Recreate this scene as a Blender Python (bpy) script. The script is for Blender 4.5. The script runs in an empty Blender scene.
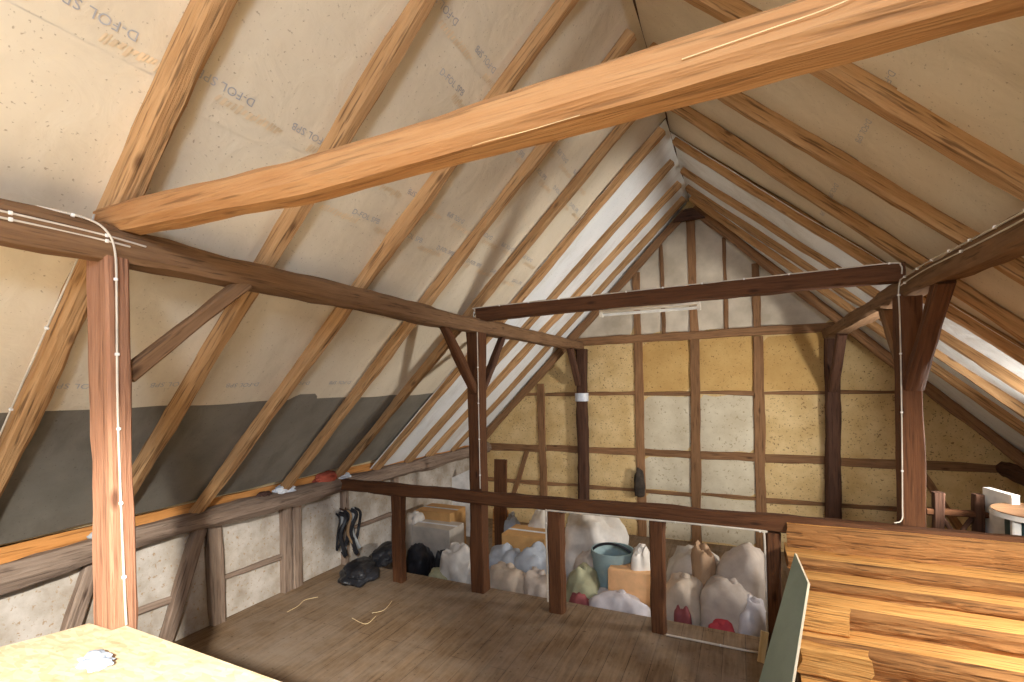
import bpy, bmesh, math, random
from mathutils import Vector, Matrix, noise, Quaternion
random.seed(7)
scene = bpy.context.scene
COL = scene.collection
PI = math.pi

# ------------------------------------------------------------------ camera
F, TH, Y0, RO = 485.322, 0.44, 383.164, -0.019
CAM = Vector((0, 0, 2.05))
_c, _s = math.cos(TH), math.sin(TH)
FWD, RIGHT, UP = Vector((-_s, _c, 0)), Vector((_c, _s, 0)), Vector((0, 0, 1))
E1 = math.cos(RO) * RIGHT + math.sin(RO) * UP
E2 = -math.sin(RO) * RIGHT + math.cos(RO) * UP
cd = bpy.data.cameras.new('camera')
cam = bpy.data.objects.new('camera', cd); COL.objects.link(cam)
M = Matrix.Identity(4)
for i in range(3):
    M[i][0], M[i][1], M[i][2], M[i][3] = E1[i], E2[i], -FWD[i], CAM[i]
cam.matrix_world = M
cd.sensor_width = 36; cd.sensor_fit = 'HORIZONTAL'; cd.lens = F / 1024 * 36
cd.shift_y = (Y0 - 341) / 1024; cd.clip_start = 0.02
scene.camera = cam

def ray(x, y):
    return FWD + E1 * ((x - 512) / F) - E2 * ((y - Y0) / F)
def on(x, y, n, d):
    n = Vector(n); R = ray(x, y)
    return CAM + R * ((d - n.dot(CAM)) / n.dot(R))
def atX(x, y, v): return on(x, y, (1, 0, 0), v)
def atY(x, y, v): return on(x, y, (0, 1, 0), v)
def atZ(x, y, v): return on(x, y, (0, 0, 1), v)
XG, SL, ZG = -0.634, 1.048, 4.60          # ridge line and pitch of the roof (underside of the rafters)
def zl(x, off=0): return ZG + off - SL * abs(x - XG)
NL = Vector((SL, 0, -1)).normalized()      # inward normals of the two slopes
NR = Vector((-SL, 0, -1)).normalized()

# ------------------------------------------------------------------ materials
def newmat(name):
    m = bpy.data.materials.new(name); m.use_nodes = True
    nt = m.node_tree; b = nt.nodes['Principled BSDF']
    return m, nt, b
def N(nt, t, **k):
    n = nt.nodes.new(t)
    for a, v in k.items():
        if a in ('ins',):
            for q, w in v.items(): n.inputs[q].default_value = w
        else: setattr(n, a, v)
    return n
def ramp(nt, stops):
    r = nt.nodes.new('ShaderNodeValToRGB'); e = r.color_ramp.elements
    while len(e) < len(stops): e.new(0.5)
    for i, (p, c) in enumerate(stops):
        e[i].position = p; e[i].color = (*c, 1) if len(c) == 3 else c
    return r
def mixc(nt, fac, a, b, mode='MIX'):
    m = nt.nodes.new('ShaderNodeMix'); m.data_type = 'RGBA'; m.blend_type = mode
    for s, v in ((0, fac), (6, a), (7, b)):
        if isinstance(v, (int, float)): m.inputs[s].default_value = v
        elif isinstance(v, tuple): m.inputs[s].default_value = (*v, 1)
        else: nt.links.new(v, m.inputs[s])
    return m.outputs[2]
def wood(name, light, mid, dark, streak=0.6, rough=0.82, vary=0.3, bump=0.5, dust=None):
    m, nt, b = newmat(name); L = nt.links.new
    tc = N(nt, 'ShaderNodeTexCoord'); oi = N(nt, 'ShaderNodeObjectInfo')
    add = N(nt, 'ShaderNodeVectorMath', operation='MULTIPLY_ADD')
    L(oi.outputs['Random'], add.inputs[0]); add.inputs[1].default_value = (31, 17, 11); L(tc.outputs['Object'], add.inputs[2])
    mp = N(nt, 'ShaderNodeMapping', ins={'Scale': (1.3, 26, 26)}); L(add.outputs[0], mp.inputs[0])
    n1 = N(nt, 'ShaderNodeTexNoise', ins={'Scale': 1.6, 'Detail': 7, 'Roughness': 0.7, 'Distortion': 0.15}); L(mp.outputs[0], n1.inputs[0])
    mp2 = N(nt, 'ShaderNodeMapping', ins={'Scale': (1.2, 5, 5)}); L(add.outputs[0], mp2.inputs[0])
    n2 = N(nt, 'ShaderNodeTexNoise', ins={'Scale': 2.2, 'Detail': 5, 'Roughness': 0.6}); L(mp2.outputs[0], n2.inputs[0])
    mp3 = N(nt, 'ShaderNodeMapping', ins={'Scale': (2.2, 60, 60)}); L(add.outputs[0], mp3.inputs[0])
    n3 = N(nt, 'ShaderNodeTexNoise', ins={'Scale': 1.3, 'Detail': 3, 'Roughness': 0.5}); L(mp3.outputs[0], n3.inputs[0])
    r1 = ramp(nt, [(0.26, dark), (0.46, mid), (0.70, light)]); L(n1.outputs[0], r1.inputs[0])
    r2 = ramp(nt, [(0.3, mid), (0.7, light)]); L(n2.outputs[0], r2.inputs[0])
    c = mixc(nt, 0.45, r1.outputs[0], r2.outputs[0])
    r3 = ramp(nt, [(0.33, (0.2, 0.18, 0.17)), (0.45, (1, 1, 1))]); L(n3.outputs[0], r3.inputs[0])
    c = mixc(nt, streak, c, r3.outputs[0], 'MULTIPLY')
    # knots
    vo = N(nt, 'ShaderNodeTexVoronoi', ins={'Scale': 1.0}); mpk = N(nt, 'ShaderNodeMapping', ins={'Scale': (2.3, 7, 7)})
    L(add.outputs[0], mpk.inputs[0]); L(mpk.outputs[0], vo.inputs[0])
    rk = ramp(nt, [(0.05, (0.25, 0.2, 0.18)), (0.13, (1, 1, 1))]); L(vo.outputs['Distance'], rk.inputs[0])
    c = mixc(nt, 0.8, c, rk.outputs[0], 'MULTIPLY')
    if dust:
        n4 = N(nt, 'ShaderNodeTexNoise', ins={'Scale': 5, 'Detail': 4}); L(tc.outputs['Object'], n4.inputs[0])
        r4 = ramp(nt, [(0.45, (0, 0, 0)), (0.75, (1, 1, 1))]); L(n4.outputs[0], r4.inputs[0])
        f = N(nt, 'ShaderNodeMath', operation='MULTIPLY', ins={1: 0.6}); L(r4.outputs[0], f.inputs[0])
        c = mixc(nt, f.outputs[0], c, dust)
    hv = N(nt, 'ShaderNodeHueSaturation'); L(c, hv.inputs['Color'])
    mr = N(nt, 'ShaderNodeMapRange', ins={3: 1 - vary, 4: 1 + vary}); L(oi.outputs['Random'], mr.inputs[0]); L(mr.outputs[0], hv.inputs['Value'])
    L(hv.outputs[0], b.inputs['Base Color']); b.inputs['Roughness'].default_value = rough
    b.inputs['Specular IOR Level'].default_value = 0.25
    s = N(nt, 'ShaderNodeMath', operation='ADD'); L(n1.outputs[0], s.inputs[0]); L(n3.outputs[0], s.inputs[1])
    bp = N(nt, 'ShaderNodeBump', ins={'Strength': bump, 'Distance': 0.012}); L(s.outputs[0], bp.inputs['Height']); L(bp.outputs[0], b.inputs['Normal'])
    return m
def rough_mat(name, c1, c2, scale=6, detail=6, rough=0.9, bump=0.3, speck=None, coord='Object', dist=0.01, stops=(0.35, 0.65), speckscale=60, speckcut=(0.30, 0.38)):
    m, nt, b = newmat(name); L = nt.links.new
    tc = N(nt, 'ShaderNodeTexCoord')
    n = N(nt, 'ShaderNodeTexNoise', ins={'Scale': scale, 'Detail': detail, 'Roughness': 0.6}); L(tc.outputs[coord], n.inputs[0])
    r = ramp(nt, [(stops[0], c1), (stops[1], c2)]); L(n.outputs[0], r.inputs[0]); c = r.outputs[0]
    h = n.outputs[0]
    if speck:
        n2 = N(nt, 'ShaderNodeTexNoise', ins={'Scale': speckscale, 'Detail': 3, 'Roughness': 0.7}); L(tc.outputs[coord], n2.inputs[0])
        r2 = ramp(nt, [(speckcut[0], (1, 1, 1)), (speckcut[1], (0, 0, 0))]); L(n2.outputs[0], r2.inputs[0])
        c = mixc(nt, r2.outputs[0], c, speck)
        s = N(nt, 'ShaderNodeMath', operation='ADD'); L(n.outputs[0], s.inputs[0]); L(n2.outputs[0], s.inputs[1]); h = s.outputs[0]
    L(c, b.inputs['Base Color']); b.inputs['Roughness'].default_value = rough; b.inputs['Specular IOR Level'].default_value = 0.2
    bp = N(nt, 'ShaderNodeBump', ins={'Strength': bump, 'Distance': dist}); L(h, bp.inputs['Height']); L(bp.outputs[0], b.inputs['Normal'])
    return m
def plain(name, c, rough=0.6, spec=0.3):
    m, nt, b = newmat(name)
    tc = N(nt, 'ShaderNodeTexCoord'); n = N(nt, 'ShaderNodeTexNoise', ins={'Scale': 9, 'Detail': 4}); nt.links.new(tc.outputs['Object'], n.inputs[0])
    r = ramp(nt, [(0.3, tuple(x * 0.8 for x in c)), (0.7, tuple(min(1, x * 1.15) for x in c))]); nt.links.new(n.outputs[0], r.inputs[0])
    nt.links.new(r.outputs[0], b.inputs['Base Color']); b.inputs['Roughness'].default_value = rough; b.inputs['Specular IOR Level'].default_value = spec
    return m

W_HONEY = wood('honey_pine', (0.52, 0.32, 0.155), (0.37, 0.20, 0.083), (0.15, 0.070, 0.028), vary=0.16, streak=0.75)
W_BEAM = wood('orange_beam', (0.46, 0.26, 0.115), (0.37, 0.175, 0.066), (0.22, 0.092, 0.032), vary=0.02, streak=0.5)
W_RED = wood('red_brown_oak', (0.145, 0.060, 0.024), (0.088, 0.033, 0.0125), (0.035, 0.013, 0.006), vary=0.1, streak=0.5)
W_POST = wood('worn_red_post', (0.42, 0.23, 0.14), (0.31, 0.145, 0.082), (0.17, 0.070, 0.040), vary=0.05, streak=0.5)
W_GREY = wood('weathered_grey', (0.38, 0.29, 0.22), (0.22, 0.15, 0.108), (0.085, 0.054, 0.040), vary=0.15)
W_PURL = wood('brown_purlin', (0.27, 0.155, 0.08), (0.165, 0.088, 0.042), (0.055, 0.027, 0.014), vary=0.05)
W_GABLE = wood('gable_oak', (0.33, 0.18, 0.085), (0.22, 0.11, 0.05), (0.09, 0.04, 0.018), vary=0.15)
W_DARK = wood('dark_oak', (0.13, 0.062, 0.036), (0.075, 0.034, 0.020), (0.03, 0.013, 0.008), vary=0.1)
W_PLANK = wood('orange_plank', (0.62, 0.29, 0.09), (0.45, 0.19, 0.05), (0.2, 0.075, 0.02), vary=0.1)
W_SLAB = wood('sawn_slab', (0.76, 0.43, 0.15), (0.60, 0.285, 0.075), (0.27, 0.105, 0.027), vary=0.08, streak=0.7, bump=0.9)
W_SLABE = wood('rough_slab_edge', (0.42, 0.205, 0.072), (0.22, 0.095, 0.029), (0.065, 0.026, 0.009), vary=0.08, streak=0.8, bump=1.0)
W_PALE = wood('pale_wood_and_daylight_slit', (0.75, 0.62, 0.38), (0.62, 0.48, 0.27), (0.4, 0.28, 0.14), vary=0.1, streak=0.3)  # wood tone; also paints the daylight slit at the eave

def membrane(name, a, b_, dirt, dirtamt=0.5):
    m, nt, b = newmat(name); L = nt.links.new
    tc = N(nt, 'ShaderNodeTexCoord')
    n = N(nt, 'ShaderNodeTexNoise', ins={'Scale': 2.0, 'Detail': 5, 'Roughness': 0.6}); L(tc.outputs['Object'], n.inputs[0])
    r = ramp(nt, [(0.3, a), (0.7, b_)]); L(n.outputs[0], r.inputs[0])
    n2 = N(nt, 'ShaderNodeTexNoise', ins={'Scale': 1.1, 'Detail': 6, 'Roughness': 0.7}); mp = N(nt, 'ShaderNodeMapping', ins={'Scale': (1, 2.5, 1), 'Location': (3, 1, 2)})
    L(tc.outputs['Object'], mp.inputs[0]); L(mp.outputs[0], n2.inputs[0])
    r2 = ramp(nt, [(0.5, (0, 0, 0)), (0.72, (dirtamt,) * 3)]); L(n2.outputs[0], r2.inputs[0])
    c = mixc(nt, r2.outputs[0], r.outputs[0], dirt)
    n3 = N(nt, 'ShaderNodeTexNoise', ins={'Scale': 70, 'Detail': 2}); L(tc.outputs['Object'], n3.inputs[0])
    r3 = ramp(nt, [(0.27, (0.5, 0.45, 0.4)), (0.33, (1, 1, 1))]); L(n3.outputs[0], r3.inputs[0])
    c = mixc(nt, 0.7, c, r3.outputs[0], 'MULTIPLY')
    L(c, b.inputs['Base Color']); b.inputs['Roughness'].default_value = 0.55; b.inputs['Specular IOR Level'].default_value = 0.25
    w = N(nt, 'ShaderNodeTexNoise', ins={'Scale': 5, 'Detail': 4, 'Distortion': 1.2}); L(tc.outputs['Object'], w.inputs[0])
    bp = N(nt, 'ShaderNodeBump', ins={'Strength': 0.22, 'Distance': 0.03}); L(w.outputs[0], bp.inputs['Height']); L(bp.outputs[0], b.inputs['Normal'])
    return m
MEM = membrane('membrane_beige', (0.66, 0.57, 0.43), (0.74, 0.65, 0.50), (0.52, 0.43, 0.30))
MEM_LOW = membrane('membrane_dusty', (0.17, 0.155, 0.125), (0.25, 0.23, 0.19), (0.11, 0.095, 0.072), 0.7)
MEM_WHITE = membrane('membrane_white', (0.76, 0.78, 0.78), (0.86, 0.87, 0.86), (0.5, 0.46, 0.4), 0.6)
CLAY = rough_mat('straw_clay', (0.60, 0.41, 0.18), (0.74, 0.55, 0.28), 3.5, speck=(0.22, 0.12, 0.05), bump=0.5, speckscale=38, speckcut=(0.34, 0.40))
CLAY_D = rough_mat('ochre_clay', (0.54, 0.33, 0.115), (0.63, 0.41, 0.16), 3, speck=(0.22, 0.11, 0.04), bump=0.5, speckscale=38, speckcut=(0.32, 0.38))
PLASTER = rough_mat('lime_plaster', (0.56, 0.48, 0.34), (0.68, 0.61, 0.46), 3.0, speck=(0.40, 0.32, 0.2), bump=0.25, speckscale=25, speckcut=(0.33, 0.40))
LIME = rough_mat('chalky_limewash', (0.34, 0.285, 0.22), (0.56, 0.51, 0.45), 4, speck=(0.36, 0.25, 0.15), bump=0.4, speckscale=30, speckcut=(0.34, 0.42))
GBOARD = rough_mat('grey_gable_board', (0.46, 0.39, 0.29), (0.70, 0.61, 0.48), 1.6, bump=0.15, stops=(0.38, 0.62))
OUTER = rough_mat('outer_boarding', (0.20, 0.13, 0.08), (0.3, 0.2, 0.12), 4)
WHITE = plain('white_paint', (0.82, 0.80, 0.76), 0.5)
CABLE = plain('white_cable', (0.60, 0.54, 0.45), 0.6)
INK = plain('grey_blue_print', (0.40, 0.40, 0.42), 0.7)
INKO = plain('orange_print', (0.72, 0.57, 0.38), 0.7)
DRYW = rough_mat('green_plasterboard', (0.25, 0.30, 0.23), (0.31, 0.36, 0.28), 3, bump=0.05)
DRYE = rough_mat('gypsum_edge', (0.62, 0.53, 0.38), (0.75, 0.66, 0.5), 8, bump=0.1)
BLACK = rough_mat('black_plastic', (0.012, 0.012, 0.014), (0.03, 0.03, 0.035), 8, rough=0.35, bump=0.3)
def planks_mat():
    m, nt, b = newmat('dusty_floorboards'); L = nt.links.new
    tc = N(nt, 'ShaderNodeTexCoord')
    sw = N(nt, 'ShaderNodeMapping', ins={'Rotation': (0, 0, PI / 2)}); L(tc.outputs['Object'], sw.inputs[0])
    br = N(nt, 'ShaderNodeTexBrick', ins={'Color1': (0.225, 0.155, 0.095, 1), 'Color2': (0.20, 0.135, 0.08, 1), 'Mortar': (0.07, 0.045, 0.028, 1), 'Scale': 1.0, 'Mortar Size': 0.0025, 'Brick Width': 3.1, 'Row Height': 0.155, 'Bias': 0.0})
    br.offset = 0.37; L(sw.outputs[0], br.inputs[0])
    mp = N(nt, 'ShaderNodeMapping', ins={'Scale': (16, 1.3, 1)}); L(tc.outputs['Object'], mp.inputs[0])
    n = N(nt, 'ShaderNodeTexNoise', ins={'Scale': 2.2, 'Detail': 6, 'Roughness': 0.65}); L(mp.outputs[0], n.inputs[0])
    r = ramp(nt, [(0.32, (0.55, 0.5, 0.45)), (0.62, (1.15, 1.1, 1.05))]); L(n.outputs[0], r.inputs[0])
    c = mixc(nt, 0.9, br.outputs[0], r.outputs[0], 'MULTIPLY')
    n2 = N(nt, 'ShaderNodeTexNoise', ins={'Scale': 1.3, 'Detail': 7, 'Roughness': 0.7}); L(tc.outputs['Object'], n2.inputs[0])
    r2 = ramp(nt, [(0.42, (0, 0, 0)), (0.66, (0.75, 0.75, 0.75))]); L(n2.outputs[0], r2.inputs[0])
    c = mixc(nt, r2.outputs[0], c, (0.31, 0.245, 0.185))
    n3 = N(nt, 'ShaderNodeTexNoise', ins={'Scale': 28, 'Detail': 3}); L(tc.outputs['Object'], n3.inputs[0])
    r3 = ramp(nt, [(0.27, (0.35, 0.3, 0.25)), (0.36, (1, 1, 1))]); L(n3.outputs[0], r3.inputs[0])
    c = mixc(nt, 0.7, c, r3.outputs[0], 'MULTIPLY')
    L(c, b.inputs['Base Color']); b.inputs['Roughness'].default_value = 0.8; b.inputs['Specular IOR Level'].default_value = 0.2
    bp = N(nt, 'ShaderNodeBump', ins={'Strength': 0.4, 'Distance': 0.006}); L(br.outputs['Fac'], bp.inputs['Height']); bp.invert = True; L(bp.outputs[0], b.inputs['Normal'])
    return m
FLOORM = planks_mat()
def chip_mat():
    m, nt, b = newmat('chipboard'); L = nt.links.new
    tc = N(nt, 'ShaderNodeTexCoord')
    mp = N(nt, 'ShaderNodeMapping', ins={'Scale': (1.0, 2.6, 1), 'Rotation': (0, 0, 0.5)}); L(tc.outputs['Object'], mp.inputs[0])
    v = N(nt, 'ShaderNodeTexVoronoi', ins={'Scale': 26}); L(mp.outputs[0], v.inputs[0])
    r = ramp(nt, [(0.0, (0.50, 0.37, 0.215)), (0.5, (0.62, 0.49, 0.315)), (1.0, (0.70, 0.58, 0.40))]); L(v.outputs['Color'], r.inputs[0])
    n = N(nt, 'ShaderNodeTexNoise', ins={'Scale': 14, 'Detail': 6}); L(tc.outputs['Object'], n.inputs[0])
    r2 = ramp(nt, [(0.3, (0.8, 0.74, 0.66)), (0.5, (1, 1, 1))]); L(n.outputs[0], r2.inputs[0])
    c = mixc(nt, 0.8, r.outputs[0], r2.outputs[0], 'MULTIPLY')
    L(c, b.inputs['Base Color']); b.inputs['Roughness'].default_value = 0.75
    return m
CHIP = chip_mat()

# ------------------------------------------------------------------ object helpers
def tag(o, label=None, cat=None, group=None, kind=None):
    if label: o['label'] = label
    if cat: o['category'] = cat
    if group: o['group'] = group
    if kind: o['kind'] = kind
    return o
def empty(name, loc, label, cat, group=None):
    o = bpy.data.objects.new(name, None); COL.objects.link(o); o.location = loc
    o.empty_display_size = 0.1
    return tag(o, label, cat, group)
bpy.context.view_layer.update()
def link(name, me, mat, parent=None, mw=None):
    o = bpy.data.objects.new(name, me); COL.objects.link(o)
    if mat and not me.materials: me.materials.append(mat)
    mw = mw or Matrix.Identity(4)
    if parent:
        o.parent = parent
        pm = Matrix.Translation(parent.location) if parent.type == 'EMPTY' else parent.matrix_basis
        # parents are always placed at top level, so their basis matrix is their world matrix
        root = parent
        pw = Matrix.Identity(4)
        chain = []
        while root: chain.append(root); root = root.parent
        for r in reversed(chain): pw = pw @ r.matrix_basis
        o.matrix_basis = pw.inverted() @ mw
    else: o.matrix_basis = mw
    return o
def bm_mesh(bm, name, smooth=None):
    bmesh.ops.recalc_face_normals(bm, faces=bm.faces)
    me = bpy.data.meshes.new(name); bm.to_mesh(me); bm.free()
    if smooth is not None:
        for p in me.polygons: p.use_smooth = True
        me.set_sharp_from_angle(angle=smooth)
    return me
def frame(d, hint=(0, 0, 1)):
    x = Vector(d).normalized(); h = Vector(hint)
    if abs(x.dot(h.normalized())) > 0.98: h = Vector((0, 1, 0)) if abs(x.y) < 0.9 else Vector((1, 0, 0))
    z = (h - x * h.dot(x)).normalized(); y = z.cross(x)
    return x, y, z
def timber(name, pts, w, h, mat, hint=(0, 0, 1), rough=0.006, wane=0.16, seed=None, parent=None, step=0.1, taper=1.0, endnoise=0.0):
    """hand-hewn bar swept along pts; local X runs along the grain"""
    pts = [Vector(p) for p in pts]; sd = seed if seed is not None else random.random() * 100
    a, b = pts[0], pts[-1]; x, y, z = frame(b - a, hint)
    R = Matrix((x, y, z)).transposed(); mw = Matrix.Translation(a) @ R.to_4x4(); inv = mw.inverted()
    lp = [inv @ p for p in pts]; Ltot = lp[-1].x; n = max(3, int(Ltot / step))
    c = wane * min(w, h); hw, hh = w / 2, h / 2
    sec = [(-hw + c, -hh), (0, -hh), (hw - c, -hh), (hw, -hh + c), (hw, 0), (hw, hh - c), (hw - c, hh), (0, hh), (-hw + c, hh), (-hw, hh - c), (-hw, 0), (-hw, -hh + c)]
    bm = bmesh.new(); rings = []
    for i in range(n + 1):
        t = Ltot * i / n
        k = 0
        while k < len(lp) - 2 and t > lp[k + 1].x: k += 1
        p, q = lp[k], lp[k + 1]; f = (t - p.x) / max(1e-6, q.x - p.x); cy, cz = p.y + (q.y - p.y) * f, p.z + (q.z - p.z) * f
        s = 1 + (taper - 1) * i / n
        ring = []
        for j, (u, v) in enumerate(sec):
            d = noise.noise(Vector((t * 1.7 + sd, u * 9, v * 9 + sd))) * rough * 2.2 + noise.noise(Vector((t * 7 + sd, u * 25, v * 25))) * rough
            rr = math.hypot(u, v); e = 0
            if endnoise and i in (0, n): e = noise.noise(Vector((sd, u * 30, v * 30))) * endnoise
            ring.append(bm.verts.new((t + e, cy + u * s + u / rr * d, cz + v * s + v / rr * d)))
        rings.append(ring)
    m = len(sec)
    for i in range(n):
        for j in range(m):
            bm.faces.new((rings[i][j], rings[i][(j + 1) % m], rings[i + 1][(j + 1) % m], rings[i + 1][j]))
    bm.faces.new(rings[0][::-1]); bm.faces.new(rings[-1])
    return link(name, bm_mesh(bm, name, math.radians(32)), mat, parent, mw)
def box_bm(lo, hi, bevel=0.0, seg=2):
    bm = bmesh.new(); bmesh.ops.create_cube(bm, size=1)
    lo, hi = Vector(lo), Vector(hi)
    for v in bm.verts: v.co = Vector(((lo.x + hi.x) / 2 + v.co.x * (hi.x - lo.x), (lo.y + hi.y) / 2 + v.co.y * (hi.y - lo.y), (lo.z + hi.z) / 2 + v.co.z * (hi.z - lo.z)))
    if bevel: bmesh.ops.bevel(bm, geom=bm.edges[:], offset=bevel, segments=seg, affect='EDGES', profile=0.6)
    return bm
def box(name, lo, hi, mat, bevel=0.0, parent=None, mw=None):
    return link(name, bm_mesh(box_bm(lo, hi, bevel), name), mat, parent, mw)
def prism(name, poly, axis, a, b, mat, parent=None, bevel=0.0):
    """extrude a 2-D polygon along axis ('y': poly in xz, 'z': poly in xy)"""
    bm = bmesh.new()
    f = (lambda p, t: (p[0], t, p[1])) if axis == 'y' else (lambda p, t: (p[0], p[1], t)) if axis == 'z' else (lambda p, t: (t, p[0], p[1]))
    A = [bm.verts.new(f(p, a)) for p in poly]; B = [bm.verts.new(f(p, b)) for p in poly]
    bm.faces.new(A); bm.faces.new(B[::-1]); n = len(poly)
    for i in range(n): bm.faces.new((A[i], B[i], B[(i + 1) % n], A[(i + 1) % n]))
    if bevel: bmesh.ops.bevel(bm, geom=bm.edges[:], offset=bevel, segments=2, affect='EDGES')
    return link(name, bm_mesh(bm, name), mat, parent)
def tube_mesh(name, pts, r, sides=8, res=6):
    """smooth tube through pts (Catmull-Rom)"""
    P = [Vector(p) for p in pts]; Q = []
    for i in range(len(P) - 1):
        p0, p1, p2, p3 = P[max(0, i - 1)], P[i], P[i + 1], P[min(len(P) - 1, i + 2)]
        for k in range(res):
            t = k / res
            Q.append(0.5 * ((2 * p1) + (p2 - p0) * t + (2 * p0 - 5 * p1 + 4 * p2 - p3) * t * t + (3 * p1 - p0 - 3 * p2 + p3) * t ** 3))
    Q.append(P[-1]); bm = bmesh.new(); rings = []; prev = None
    for i, q in enumerate(Q):
        d = (Q[min(i + 1, len(Q) - 1)] - Q[max(i - 1, 0)]).normalized()
        up = prev if prev is not None else (Vector((0, 0, 1)) if abs(d.z) < 0.9 else Vector((1, 0, 0)))
        u = (up - d * up.dot(d)).normalized(); prev = u; v = d.cross(u)
        rings.append([bm.verts.new(q + (u * math.cos(a) + v * math.sin(a)) * r) for a in [2 * PI * j / sides for j in range(sides)]])
    for i in range(len(rings) - 1):
        for j in range(sides): bm.faces.new((rings[i][j], rings[i][(j + 1) % sides], rings[i + 1][(j + 1) % sides], rings[i + 1][j]))
    bm.faces.new(rings[0][::-1]); bm.faces.new(rings[-1])
    return bm_mesh(bm, name, math.radians(50))
def blob_bm(size, seed, crumple=0.12, sub=4, flat=0.35, fold=7, boxy=False):
    """a slumped sack: base at z=0, centred in x and y"""
    bm = bmesh.new(); bmesh.ops.create_icosphere(bm, subdivisions=sub, radius=1)
    sx, sy, sz = size
    for v in bm.verts:
        p = v.co.copy()
        d = noise.noise(p * 1.5 + Vector((seed, 0, 0))) * crumple * 1.6 + abs(noise.noise(p * fold + Vector((0, seed, 0)))) * crumple * 0.7 + noise.noise(p * 3.2 + Vector((0, 0, seed))) * crumple
        if boxy: p /= (abs(p.x) ** 3.2 + abs(p.y) ** 3.2 + abs(p.z) ** 2.6) ** (1 / 3)
        p *= 1 + d
        z = p.z
        if z < -flat: z = -flat + (z + flat) * 0.12
        v.co = Vector((p.x * sx / 2, p.y * sy / 2, (z + flat + 0.08) / (1.08 + flat) * sz))
    zm = min(v.co.z for v in bm.verts)
    for v in bm.verts: v.co.z -= zm
    return bm

# ------------------------------------------------------------------ the setting
YB, YF = -2.6, 7.63
def struct(o): o['kind'] = 'structure'; return o
ZL = -0.35   # the part beyond the rail lies lower
floor_ = struct(box('floor', (-4.45, YB - 0.1, -0.12), (3.2, 4.30, 0.0), FLOORM))
struct(box('floor', (-4.45, 4.22, ZL - 0.12), (3.2, YF + 0.2, ZL), FLOORM))
struct(box('trim_1', (-4.2, 4.262, ZL), (2.92, 4.285, -0.12), OUTER))
wl = struct(box('wall_left', (-4.45, YB, ZL), (-4.2, YF, 0.95), LIME, 0.0))
wr = struct(box('wall_right', (2.92, YB, ZL), (3.17, YF, 0.95), CLAY, 0.0))
def gable_poly(dz=0.22): return [(-4.45, 0), (3.17, 0), (3.17, zl(3.17, dz) if zl(3.17, dz) > 0.6 else 0.9), (XG, ZG + dz), (-4.45, 0.9)]
wf = struct(prism('wall_far', [(-4.45, ZL), (3.17, ZL), (3.17, 0.9), (XG, ZG + 0.22), (-4.45, 0.9)], 'y', YF, YF + 0.2, CLAY))

# roof underlay: overlapping strips running the length of the roof, sagging a little between the rafters
RAFT_Y = [-2.4, -1.6, -0.8, -0.05, 0.4, 1.17, 1.95, 2.75, 3.5, 4.35, 5.1, 5.85, 6.6, 7.2, 7.6]
MO = 0.125
def skew(side, t, y):
    """rafters are not square to the ridge: their feet lie nearer the camera the farther in they stand"""
    return -t * max(0, (0.095 if side < 0 else 0.27) * y)
def sheet(x0, x1, y0, y1, side, mat, lift, sag=0.02, seed=0.0, mo=MO, ext=0):
    bm = bmesh.new(); nx = max(4, int(abs(x1 - x0) / 0.07)); ny = max(6, int((y1 - y0) / 0.07)); G = []
    n = NL if side < 0 else NR
    for i in range(nx + 1):
        row = []
        x = x0 + (x1 - x0) * i / nx; t = abs(x - XG) / 3.5
        for j in range(ny + 1):
            yr = y0 + (y1 - y0) * j / ny; y = yr + skew(side, t, yr)
            if ext and yr > y1 - 0.9: y += (yr - y1 + 0.9) / 0.9 * (YF - y1 - skew(side, t, y1))
            k = 0
            while k < len(RAFT_Y) - 2 and yr > RAFT_Y[k + 1]: k += 1
            f = min(1, max(0, (yr - RAFT_Y[k]) / (RAFT_Y[k + 1] - RAFT_Y[k])))
            s = math.sin(PI * f) ** 1.2 * sag * (0.6 + noise.noise(Vector((x * 1.3, y * 0.8, seed)))) + noise.noise(Vector((x * 3 + seed, y * 1.2, 3))) * 0.006 * math.sin(PI * f)
            X = XG + side * abs(x - XG)
            row.append(bm.verts.new(Vector((X, y, zl(X, mo))) - n * (-lift + 0.012) + n * s))
        G.append(row)
    for i in range(nx):
        for j in range(ny): bm.faces.new((G[i][j], G[i + 1][j], G[i + 1][j + 1], G[i][j + 1]))
    o = struct(link('ceiling', bm_mesh(bm, 'ceiling', math.radians(60)), mat))
    return o
YW = 5.17
sA = sheet(XG, -1.44, YB, YW, -1, MEM, 0.000, seed=1)
sB = sheet(-1.40, -2.07, YB, YW, -1, MEM, 0.006, seed=2)
sC = sheet(-2.03, -3.28, YB, YW, -1, MEM, 0.012, seed=3)
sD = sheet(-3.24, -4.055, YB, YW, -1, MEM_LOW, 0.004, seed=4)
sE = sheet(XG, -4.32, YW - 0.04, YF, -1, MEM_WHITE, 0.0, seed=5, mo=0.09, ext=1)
mir = lambda x: 2 * XG - x
YV = 5.45
sF = sheet(XG, mir(-1.98), YB, YV, 1, MEM, 0.0, seed=6)
sG = sheet(mir(-1.94), mir(-3.3), YB, YV, 1, MEM, 0.006, seed=7)
sH = sheet(mir(-3.26), mir(-4.32), YB, YV, 1, MEM, 0.0, seed=8)
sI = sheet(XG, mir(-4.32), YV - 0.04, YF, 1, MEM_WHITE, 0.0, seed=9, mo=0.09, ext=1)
# boarding above the underlay keeps the roof closed
for k, side in enumerate((-1, 1)):
    xe = XG + side * 3.95
    struct(prism('ceiling', [(XG, ZG + 0.34), (xe, zl(xe, 0.34)), (xe, zl(xe, 0.42)), (XG, ZG + 0.42)], 'y', YB - 0.1, YF + 0.2, OUTER))

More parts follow.
